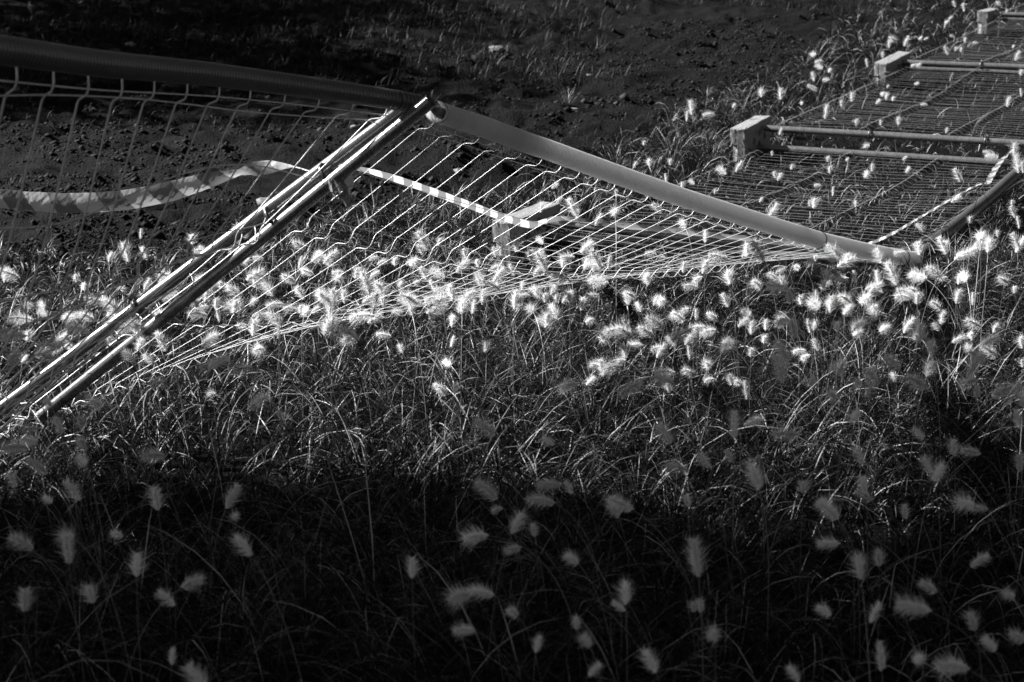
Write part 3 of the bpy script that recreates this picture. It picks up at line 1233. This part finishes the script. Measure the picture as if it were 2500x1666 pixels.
# ------------------------------------------------------------------ plumes of the fountain grass
def make_stalk(lean, nod, height, hl, hr, seed):
    """Stem curve from the origin with a bristly head at its end. Returns (stem mesh, head mesh, centre of head, axis)."""
    r = np.random.default_rng(seed)
    n = 22
    L = height + hl
    pts = [np.zeros(3)]
    for k in range(n):
        t = (k + 0.5) / n
        ph = lean * (0.4 + 0.6 * t) + nod * max(0, t - 0.45) ** 1.6 / 0.55 ** 1.6
        pts.append(pts[-1] + L / n * np.array([math.sin(ph), 0.02 * math.sin(t * 6 + seed), math.cos(ph)]))
    pts = np.array(pts)
    d = np.linspace(0, L, n + 1)
    s0 = height                                       # head begins here
    stem_pts = [Vector(p) for p, q in zip(pts, d) if q <= s0 + 0.02]
    V, F = sweep(stem_pts, [0.0013 - 0.0005 * k / len(stem_pts) for k in range(len(stem_pts))], 4)
    stem = bpy.data.meshes.new('stem')
    stem.from_pydata([tuple(v) for v in V], [], F)
    stem.materials.append(M_STEM)

    def pos(q):
        return np.array([np.interp(q, d, pts[:, c]) for c in range(3)])
    VV, TT = [], []
    hl = hl * 0.78
    tufts = int(62 * hl / 0.08)
    for k in range(tufts):
        u = (k + r.random()) / tufts
        q = s0 + hl * u
        c = pos(q)
        tdir = pos(min(q + 0.01, L)) - pos(max(q - 0.01, 0))
        tdir /= np.linalg.norm(tdir)
        e1 = np.array([tdir[2], 0, -tdir[0]])
        e1 /= np.linalg.norm(e1)
        e2 = np.cross(tdir, e1)
        an0 = k * 2.39996 + r.normal(0, 0.3)
        env = 0.35 + 0.65 * math.sin(math.pi * (0.10 + 0.80 * u) ** 0.85)
        for j in range(r.integers(6, 11)):
            an = an0 + r.normal(0, 0.45)
            out = e1 * math.cos(an) + e2 * math.sin(an)
            ln = hr * env * (0.35 + 0.55 * r.random() + 0.75 * r.random() ** 4)
            dirv = out + tdir * r.uniform(0.15, 0.95)
            dirv /= np.linalg.norm(dirv)
            mid = c + dirv * ln * 0.5
            tip = c + (dirv + tdir * 0.2 + np.array([0, 0, -0.04])) * ln
            sd = np.cross(dirv, r.normal(size=3))
            sd /= np.linalg.norm(sd)
            wd_ = r.uniform(0.00036, 0.00072)
            i0 = len(VV)
            VV += [c - sd * wd_, c + sd * wd_, mid + sd * wd_ * 0.5, mid - sd * wd_ * 0.5, tip]
            TT += [(i0, i0 + 1, i0 + 2), (i0, i0 + 2, i0 + 3), (i0 + 3, i0 + 2, i0 + 4)]
    # spikelets close to the axis
    for k in range(150):
        u = r.random()
        q = s0 + hl * u
        c = pos(q)
        an = r.uniform(0, 2 * np.pi)
        o = np.array([math.cos(an), math.sin(an), 0.7])
        o /= np.linalg.norm(o)
        sd = np.cross(o, r.normal(size=3))
        sd /= np.linalg.norm(sd)
        e = math.sin(math.pi * (0.12 + 0.86 * u)) ** 0.6
        i0 = len(VV)
        VV += [c, c + o * 0.005 * e + sd * 0.0017, c + o * 0.012 * e, c + o * 0.005 * e - sd * 0.0017]
        TT += [(i0, i0 + 1, i0 + 2), (i0, i0 + 2, i0 + 3)]
    head = fast_mesh('seed_head', np.array(VV), None, np.array(TT), M_PLUME)
    cen = pos(s0 + hl * 0.5)
    ax = pos(L) - pos(s0)
    return stem, head, cen, ax / np.linalg.norm(ax)


VARS = []
spec = [(0.06, 0.1, 0.42, 0.070, 0.034), (0.18, 0.5, 0.44, 0.095, 0.033), (0.30, 0.9, 0.46, 0.080, 0.035), (0.42, 1.3, 0.48, 0.100, 0.034),
        (0.12, 1.1, 0.44, 0.090, 0.036), (0.55, 0.7, 0.52, 0.075, 0.032), (0.30, 1.7, 0.48, 0.095, 0.034), (0.08, 0.35, 0.40, 0.060, 0.032),
        (0.65, 1.2, 0.56, 0.085, 0.036), (0.22, 0.05, 0.42, 0.085, 0.022), (0.10, 0.2, 0.42, 0.055, 0.038), (0.5, 1.5, 0.5, 0.06, 0.036)]
for k, s in enumerate(spec):
    VARS.append(make_stalk(*s, seed=100 + k))

raw = []
def add_list(x0, y0, sc, items):
    for (x, y, a) in items:
        raw.append((x / sc + x0, y / sc + y0, a))


add_list(1500, 580, 2.353, [(65,315,120),(140,385,120),(270,350,200),(240,475,150),(370,440,150),(485,500,180),(120,600,180),(40,690,180),(290,755,195),(310,850,110),(330,580,130),(430,650,100),(640,610,60),(565,440,140),(470,430,90),(480,225,200),(660,220,100),(910,210,150),(820,255,140),(940,265,175),(1010,330,110),(1070,350,100),(1160,320,90),(640,350,120),(760,415,170),(870,490,90),(960,450,180),(1050,160,140),(1155,110,100),(1335,110,90),(1260,110,180),(830,65,120),(760,60,90),(1360,310,40),(1440,340,40),(1340,400,50),(1495,390,60),(1395,490,45),(1280,500,90),(1380,215,100),(1510,215,100),(1600,195,120),(1745,205,170),(1840,185,140),(1660,325,170),(1740,340,90),(1850,375,140),(1980,230,80),(2060,340,90),(2240,235,150),(2300,290,100),(2150,30,90),(2050,70,30),(1990,90,20),(1900,40,100),(1740,55,120),(2330,30,60),(1550,510,30),(1690,490,60),(1740,555,170),(1850,500,130),(1150,490,90),(860,575,90),(785,650,90),(1065,635,180),(1100,670,200),(1160,605,120),(1290,750,140),(1600,700,140),(1600,790,120),(1810,740,70),(1820,620,100),(2050,550,120),(2160,640,150),(2340,590,100),(2330,860,100),(2345,910,90),(690,1060,90),(800,1040,20),(990,1110,180),(1380,1010,45),(1750,1110,130),(2050,1210,175),(1950,1190,100),(1410,1240,120),(1800,1290,120),(1860,1330,60),(1430,1390,110),(1440,1460,150),(520,1265,130),(360,1300,170),(290,1110,120),(810,1350,110),(1085,1420,90),(660,1240,120),(2320,1030,100),(2330,1280,90),(2020,1510,170),(40,1510,160),(1240,1540,130)])
add_list(700, 550, 2.941, [(235,200,100),(150,320,160),(370,320,180),(630,335,30),(775,250,100),(910,250,45),(985,330,130),(1050,420,120),(1095,110,80),(980,100,120),(1280,190,110),(1370,260,110),(1400,370,130),(1490,420,150),(1620,310,120),(1690,420,100),(1640,520,90),(1790,465,130),(1260,560,90),(1340,570,80),(1180,470,110),(1060,590,60),(690,540,110),(540,630,190),(800,600,170),(890,580,110),(410,500,100),(250,490,120),(300,580,120),(130,600,60),(100,470,130),(1820,95,150),(1830,200,110),(2150,140,45),(1740,190,50),(1980,255,90),(2150,265,80),(2200,285,100),(1920,350,170),(2240,380,170),(2030,500,100),(2120,550,80),(1920,600,120),(1870,670,80),(1750,580,140),(1190,680,80),(1190,820,70),(450,760,150),(440,800,190),(700,770,190),(820,870,120),(280,720,90),(330,700,90),(1430,860,80),(1150,970,150),(1110,1160,140),(1210,1150,80),(2210,980,180),(2030,1130,200),(2180,1100,40),(1430,1430,140),(1880,1530,150)])
add_list(0, 550, 2.941, [(1010,50,90),(1380,90,100),(1740,30,140),(790,215,70),(905,180,110),(1040,190,120),(605,425,90),(215,560,150),(300,560,130),(150,650,180),(505,640,180),(630,640,150),(430,800,40),(200,780,90),(90,930,50),(170,940,60),(740,490,100),(870,440,130),(1070,490,150),(1200,410,35),(820,640,160),(560,720,170),(700,800,40),(760,720,100),(2200,320,150),(2290,210,110),(1680,450,150),(1580,410,110),(2190,600,60),(2310,490,120),(2140,460,150),(1160,820,120),(1500,800,50),(1820,720,90),(2000,750,90),(1860,870,190),(1500,990,200),(1740,1010,210),(1560,960,30),(1120,1120,20),(1520,1190,170),(1850,1250,30),(2010,1350,110),(690,1260,140),(580,1400,100),(340,1250,140),(420,1420,120),(220,1440,190),(200,1520,190),(570,1540,90)])
add_list(0, 1000, 3.361, [(270,240,170),(130,280,180),(310,440,150),(100,550,120),(680,270,110),(670,390,140),(390,710,150),(600,640,130),(1260,350,190),(1280,710,100),(1900,690,60),(180,1060,150),(550,1120,100),(550,1010,170),(2000,1090,130),(1120,1250,90),(740,1490,110),(200,1540,90),(1370,1520,140),(1570,1390,320),(960,1000,160)])
add_list(1000, 1150, 3.361, [(720,290,200),(880,400,60),(1150,80,180),(1310,110,120),(1080,210,180),(1680,280,120),(1020,460,100),(540,510,190),(850,610,195),(1330,690,150),(640,130,140),(580,960,180),(410,990,200),(450,1270,190),(850,1130,150),(1050,1390,80),(1370,1220,100),(1450,1360,120),(1720,1080,140),(1770,970,90),(1980,1530,120),(2280,220,110),(2330,690,90),(2330,1090,100),(20,770,90)])
add_list(0, 0, 2353 / 2500, [(1905,1240,190),(2020,1275,90),(1975,1295,100),(2250,1280,40),(2135,1340,150),(2010,1400,60),(2100,1385,170),(2320,1360,150),(1895,1395,150),(1610,1385,90),(1640,1450,120),(2235,1420,110),(2275,1470,140),(2340,1455,150),(2025,1500,90),(2110,1505,40),(2190,1520,180),(1825,1540,120),(1365,1530,50),(1600,1275,100),(2080,1170,100),(1985,1110,100),(1905,1165,140),(2250,1160,180),(1735,1090,110),(455,1552,120),(395,1500,90),(540,1180,70)])
add_list(1900, 350, 3.92, [(130,215,80),(20,300,90),(475,140,100),(495,240,80),(660,140,40),(900,220,90),(845,280,80),(1240,240,60),(1720,290,120),(380,385,170),(525,445,90),(300,560,95),(345,560,80),(740,560,100),(2240,560,100),(2250,640,120),(2300,740,100),(1840,720,100),(1700,520,30),(1370,790,140),(1580,960,120),(1940,870,90),(1940,970,90),(1760,1050,20),(2100,850,110),(2280,920,120),(1350,990,120),(2290,180,100),(2340,220,100),(2000,70,170),(2260,40,90),(1210,130,40),(1780,1250,140)])
add_list(1300, 250, 2.941, [(735,440,70),(840,420,110),(990,420,100),(960,540,95),(1075,590,90),(1145,560,150),(1360,475,150),(1480,450,60),(1310,630,90),(1720,360,100),(1780,200,70),(1740,510,110),(1770,530,60),(1720,780,60),(1640,690,60),(190,690,50),(60,740,90),(290,740,120),(320,790,90),(590,770,110),(900,745,150),(1080,860,130),(1240,950,90),(600,640,100),(160,590,35),(470,830,60),(1270,75,180),(1110,90,90),(1140,30,100),(800,285,90)])
add_list(1750, 0, 3.136, [(340,700,100),(490,710,90),(130,800,60),(650,780,150),(840,830,90),(830,885,100),(955,785,95),(740,405,170),(785,460,180),(785,500,150),(865,530,70),(740,580,110),(840,600,180),(720,655,150),(750,670,140),(1035,735,90),(1150,475,100),(1270,415,100),(1310,655,70),(1270,710,60),(1300,730,90),(1350,745,60),(1235,770,40),(1520,490,180),(1545,490,30),(1760,165,45),(1790,130,40),(1560,285,45),(1600,290,20),(1450,310,60),(1350,295,150),(1320,330,90),(1800,270,150),(1900,300,90),(1760,380,120),(1830,370,90),(1870,375,90),(1985,320,170),(2270,350,60),(2300,420,60),(2330,550,90),(2230,770,80),(2330,700,90),(1760,990,80),(1390,920,90),(1255,930,90),(1070,930,90),(1590,790,180),(1530,630,10),(2110,1180,170),(1150,1105,180),(2160,20,150),(2220,80,90),(1820,25,120),(1890,50,100)])

# candidate placements: variant x turn, with the direction the head points to in the picture
ROTS = [2 * math.pi * k / 24 for k in range(24)]


def head_world(vi, rz, s):
    cen, ax = VARS[vi][2], VARS[vi][3]
    c, s_ = math.cos(rz), math.sin(rz)
    rot = lambda p: Vector((p[0] * c - p[1] * s_, p[0] * s_ + p[1] * c, p[2]))
    return rot(cen) * s, rot(ax)


def place(px, py, ang):
    flatm = False
    best = None
    g0 = on_level(px, py, 0.35)
    flatm = bool(flat_panel_mask(np.array([g0.x]), np.array([g0.y]))[0])
    for vi in random.sample(range(len(VARS)), 7):
        for rz in random.sample(ROTS, 12):
            s = (0.68 + 0.62 * random.random() ** 1.2) * float(np.interp(g0.y, [5.0, 6.0, 8.0, 10.0, 13.0], [0.95, 0.98, 1.02, 1.0, 1.05])) * (0.85 if flatm else 1.0)
            hc, ax = head_world(vi, rz, s)
            P = on_level(px, py, hc.z)
            a, b = project(P), project(P + ax * 0.1)
            dx, dy = b[0] - a[0], a[1] - b[1]
            an = math.degrees(math.atan2(dy, dx))
            df = abs((an - ang + 180) % 360 - 180)
            df = df + random.uniform(0, 12)
            if best is None or df < best[0]:
                best = (df, vi, rz, s, Vector((P.x - hc.x, P.y - hc.y, gz(0, P.y) - 0.01)), P, a[2])
    return best


placed = []
for (px, py, a) in raw:
    b = place(px, py, a)
    placed.append((px, py) + b[1:])
print('plumes', len(placed))
placed.sort(key=lambda t: t[6])
singles, rest = placed[:300], placed[300:]
for k_ in range(210):
    if k_ % 7 < 3:
        px, py = random.uniform(430, 1500), random.uniform(590, 800)
    elif k_ % 7 == 3:
        px, py = random.uniform(0, 430), random.uniform(660, 880)
    else:
        px, py = random.uniform(1450, 2500), random.uniform(600, 960)
    b_ = place(px, py, random.uniform(20, 200))
    rest.append((px, py) + b_[1:])

# labels: where each plume is, counted along a strip one can find in the picture
ORD = ['first', 'second', 'third', 'fourth', 'fifth', 'sixth', 'seventh', 'eighth', 'ninth', 'tenth', 'eleventh', 'twelfth', 'thirteenth', 'fourteenth',
       'fifteenth', 'sixteenth', 'seventeenth', 'eighteenth', 'nineteenth', 'twentieth']
rows = [(1560, 1e9, 'dim', 'along the bottom edge'), (1470, 1560, 'dim', 'in the strip just above the bottom edge'),
        (1380, 1470, 'dim', 'in the low dark strip of grass'), (1290, 1380, 'dim', 'in the middle strip of the shaded grass'),
        (1190, 1290, 'dim', 'in the upper strip of the shaded grass'), (1080, 1190, 'half lit', 'where the shaded grass begins'),
        (1000, 1080, 'half lit', 'level with the dark post foot'), (940, 1000, 'sunlit', 'just above the dark post foot'),
        (890, 940, 'sunlit', 'in the lowest strip of sunny grass'), (850, 890, 'sunlit', 'low in the sunny grass'),
        (815, 850, 'sunlit', 'in the lower sunny grass'), (785, 815, 'sunlit', 'just below mid picture height'),
        (755, 785, 'sunlit', 'at mid picture height'), (725, 755, 'sunlit', 'just above mid picture height'),
        (695, 725, 'sunlit', 'in the upper sunny grass'), (665, 695, 'sunlit', 'below the pale sleeve end'),
        (630, 665, 'sunlit', 'level with the pale sleeve end'), (590, 630, 'sunlit', 'just above the pale sleeve end'),
        (540, 590, 'sunlit', 'level with the nearest concrete foot'), (480, 540, 'sunlit', 'above the nearest concrete foot'),
        (420, 480, 'sunlit', 'level with the bent tape'), (360, 420, 'sunlit', 'below the tubes of the second foot'),
        (280, 360, 'half lit', 'level with the second concrete foot'), (200, 280, 'half lit', 'between the second and third feet'),
        (100, 200, 'dim', 'level with the third concrete foot'), (-1e9, 100, 'dim', 'along the top edge')]
labels = {}
for lo, hi, adj, where in rows:
    g = sorted([i for i, t in enumerate(singles) if lo <= t[1] < hi], key=lambda i: singles[i][0])
    halves = [g]
    if len(g) > 8:
        h = (len(g) + 1) // 2
        halves = [g[:h], g[h:][::-1]]
    for hi_, part in enumerate(halves):
        side = 'left' if hi_ == 0 else 'right'
        for k, i in enumerate(part):
            labels[i] = '%s grass plume %s, %s from the %s' % (adj, where, ORD[k], side)
for i, (px, py, vi, rz, s, b, P, Zd) in enumerate(singles):
    root = empty('grass_plume', b)
    root.rotation_euler = (0, 0, rz)
    root.scale = (s, s, s)
    tag(root, labels[i], 'grass plume', 'plumes of the fountain grass')
    for nm, me in (('stem', VARS[vi][0]), ('seed_head', VARS[vi][1])):
        o = bpy.data.objects.new(nm, me)
        COL.objects.link(o)
        o.parent = root
if rest:
    Vs, Ts, o_ = [], [], 0
    for (px, py, vi, rz, s, b, P, Zd) in rest:
        me = VARS[vi][1]
        co_ = np.zeros(len(me.vertices) * 3, dtype=np.float32)
        me.vertices.foreach_get('co', co_)
        co_ = co_.reshape(-1, 3) * s
        c, sn = math.cos(rz), math.sin(rz)
        Vs.append(np.stack([co_[:, 0] * c - co_[:, 1] * sn + b.x, co_[:, 0] * sn + co_[:, 1] * c + b.y, co_[:, 2] + b.z], 1))
        li = np.zeros(len(me.loops), dtype=np.int32)
        me.loops.foreach_get('vertex_index', li)
        Ts.append(li.reshape(-1, 3) + o_)
        o_ += len(co_)
    fp = link('small_plumes', fast_mesh('small_plumes', np.concatenate(Vs), None, np.concatenate(Ts), M_PLUME))
    tag(fp, 'small grass plumes scattered between the larger ones and along the far panels', 'grass plumes', kind='stuff')


# ------------------------------------------------------------------ tree at the left, out of the picture, that shades the front
def tree(loc, clumps, leaves, lsize, label, seed):
    r = np.random.default_rng(seed)
    root = empty('broadleaf_tree', loc)
    tag(root, label, 'tree')
    pts = [(0, 0, -0.1), (0.05, 0.03, 1.2), (0.0, 0.1, 2.6), (0.1, 0.05, 4.2), (0.1, 0, 6.2)]
    V, F = sweep(catmull(pts, 5), list(np.linspace(0.19, 0.05, 21)), 10)
    tr = mesh_obj('trunk', V, F, M_BARK, root)
    for c in clumps:
        cc = Vector(c[:3])
        V, F = sweep(catmull([(0.02, 0.05, cc.z * 0.55), tuple(Vector((0, 0, cc.z * 0.72)).lerp(cc, 0.45)), tuple(cc)], 4), list(np.linspace(0.06 if c[3] > 0.5 else 0.02, 0.015 if c[3] > 0.5 else 0.006, 9)), 6)
        mesh_obj('limb', V, F, M_BARK, tr)
    vol = np.array([c[3] ** 2.3 for c in clumps])
    pick = r.choice(len(clumps), leaves, p=vol / vol.sum())
    d = r.normal(size=(leaves, 3))
    d /= np.linalg.norm(d, axis=1)[:, None]
    rad = np.array([c[3] for c in clumps])[pick] * r.random(leaves) ** 0.45
    cen = np.array([c[:3] for c in clumps])[pick] + d * rad[:, None]
    a = r.normal(size=(leaves, 3))
    a /= np.linalg.norm(a, axis=1)[:, None]
    b_ = np.cross(a, r.normal(size=(leaves, 3)))
    b_ /= np.linalg.norm(b_, axis=1)[:, None]
    l = lsize * r.uniform(0.6, 1.3, leaves)[:, None]
    VV = np.stack([cen - a * l * 0.5, cen + b_ * l * 0.28, cen + a * l * 0.5, cen - b_ * l * 0.28], 1).reshape(-1, 3)
    Qd = np.arange(leaves * 4).reshape(-1, 4)
    o = link('crown', fast_mesh('crown', VV, Qd, None, M_LEAF), root)
    return root


tw = random.Random(12)
TWIGS = [(tw.uniform(-0.2, 0.5), tw.uniform(1.45, 2.25), tw.uniform(4.3, 8.0), tw.uniform(0.16, 0.36)) for _ in range(26)]
TWIGS = [c for c in TWIGS if not (c[1] > 1.7 and c[2] < 6.5)]
tree((-8.9, 6.6, 0), [(0, -0.5, 5.0, 1.6), (0.1, 0.62, 5.6, 1.2), (0.1, 0.42, 4.8, 1.1), (0.2, 0.68, 6.5, 1.15), (-0.5, -1.2, 6.4, 1.7), (0, 0.0, 7.5, 1.7),
                      (0.2, -2.2, 5.6, 1.6), (0.1, 0.5, 7.4, 1.2), (0.2, -1.0, 8.0, 1.5), (0.2, 2.4, 7.0, 0.40)] + TWIGS,
     36000, 0.21, 'broadleaf tree left of the picture whose shade falls on the front grass', 5)

for k, (tx, ty, h) in enumerate(((-11.6, 18.6, 0.0), (-11.9, 22.6, 0.3), (-12.2, 27.2, 0.2))):
    tree((tx, ty, 0.04 * (ty - 13.5)), [(0, -0.3, 3.6 + h, 1.6), (0.5, 1.0, 4.6 + h, 1.6), (-0.4, -1.1, 4.7 + h, 1.6), (0.1, 0.3, 5.8 + h, 1.7), (0.3, 1.6, 5.6 + h, 1.3)],
         9000, 0.17, ['first', 'second', 'third'][k] + ' of three broadleaf trees left of the picture that shade the soil', 50 + k)
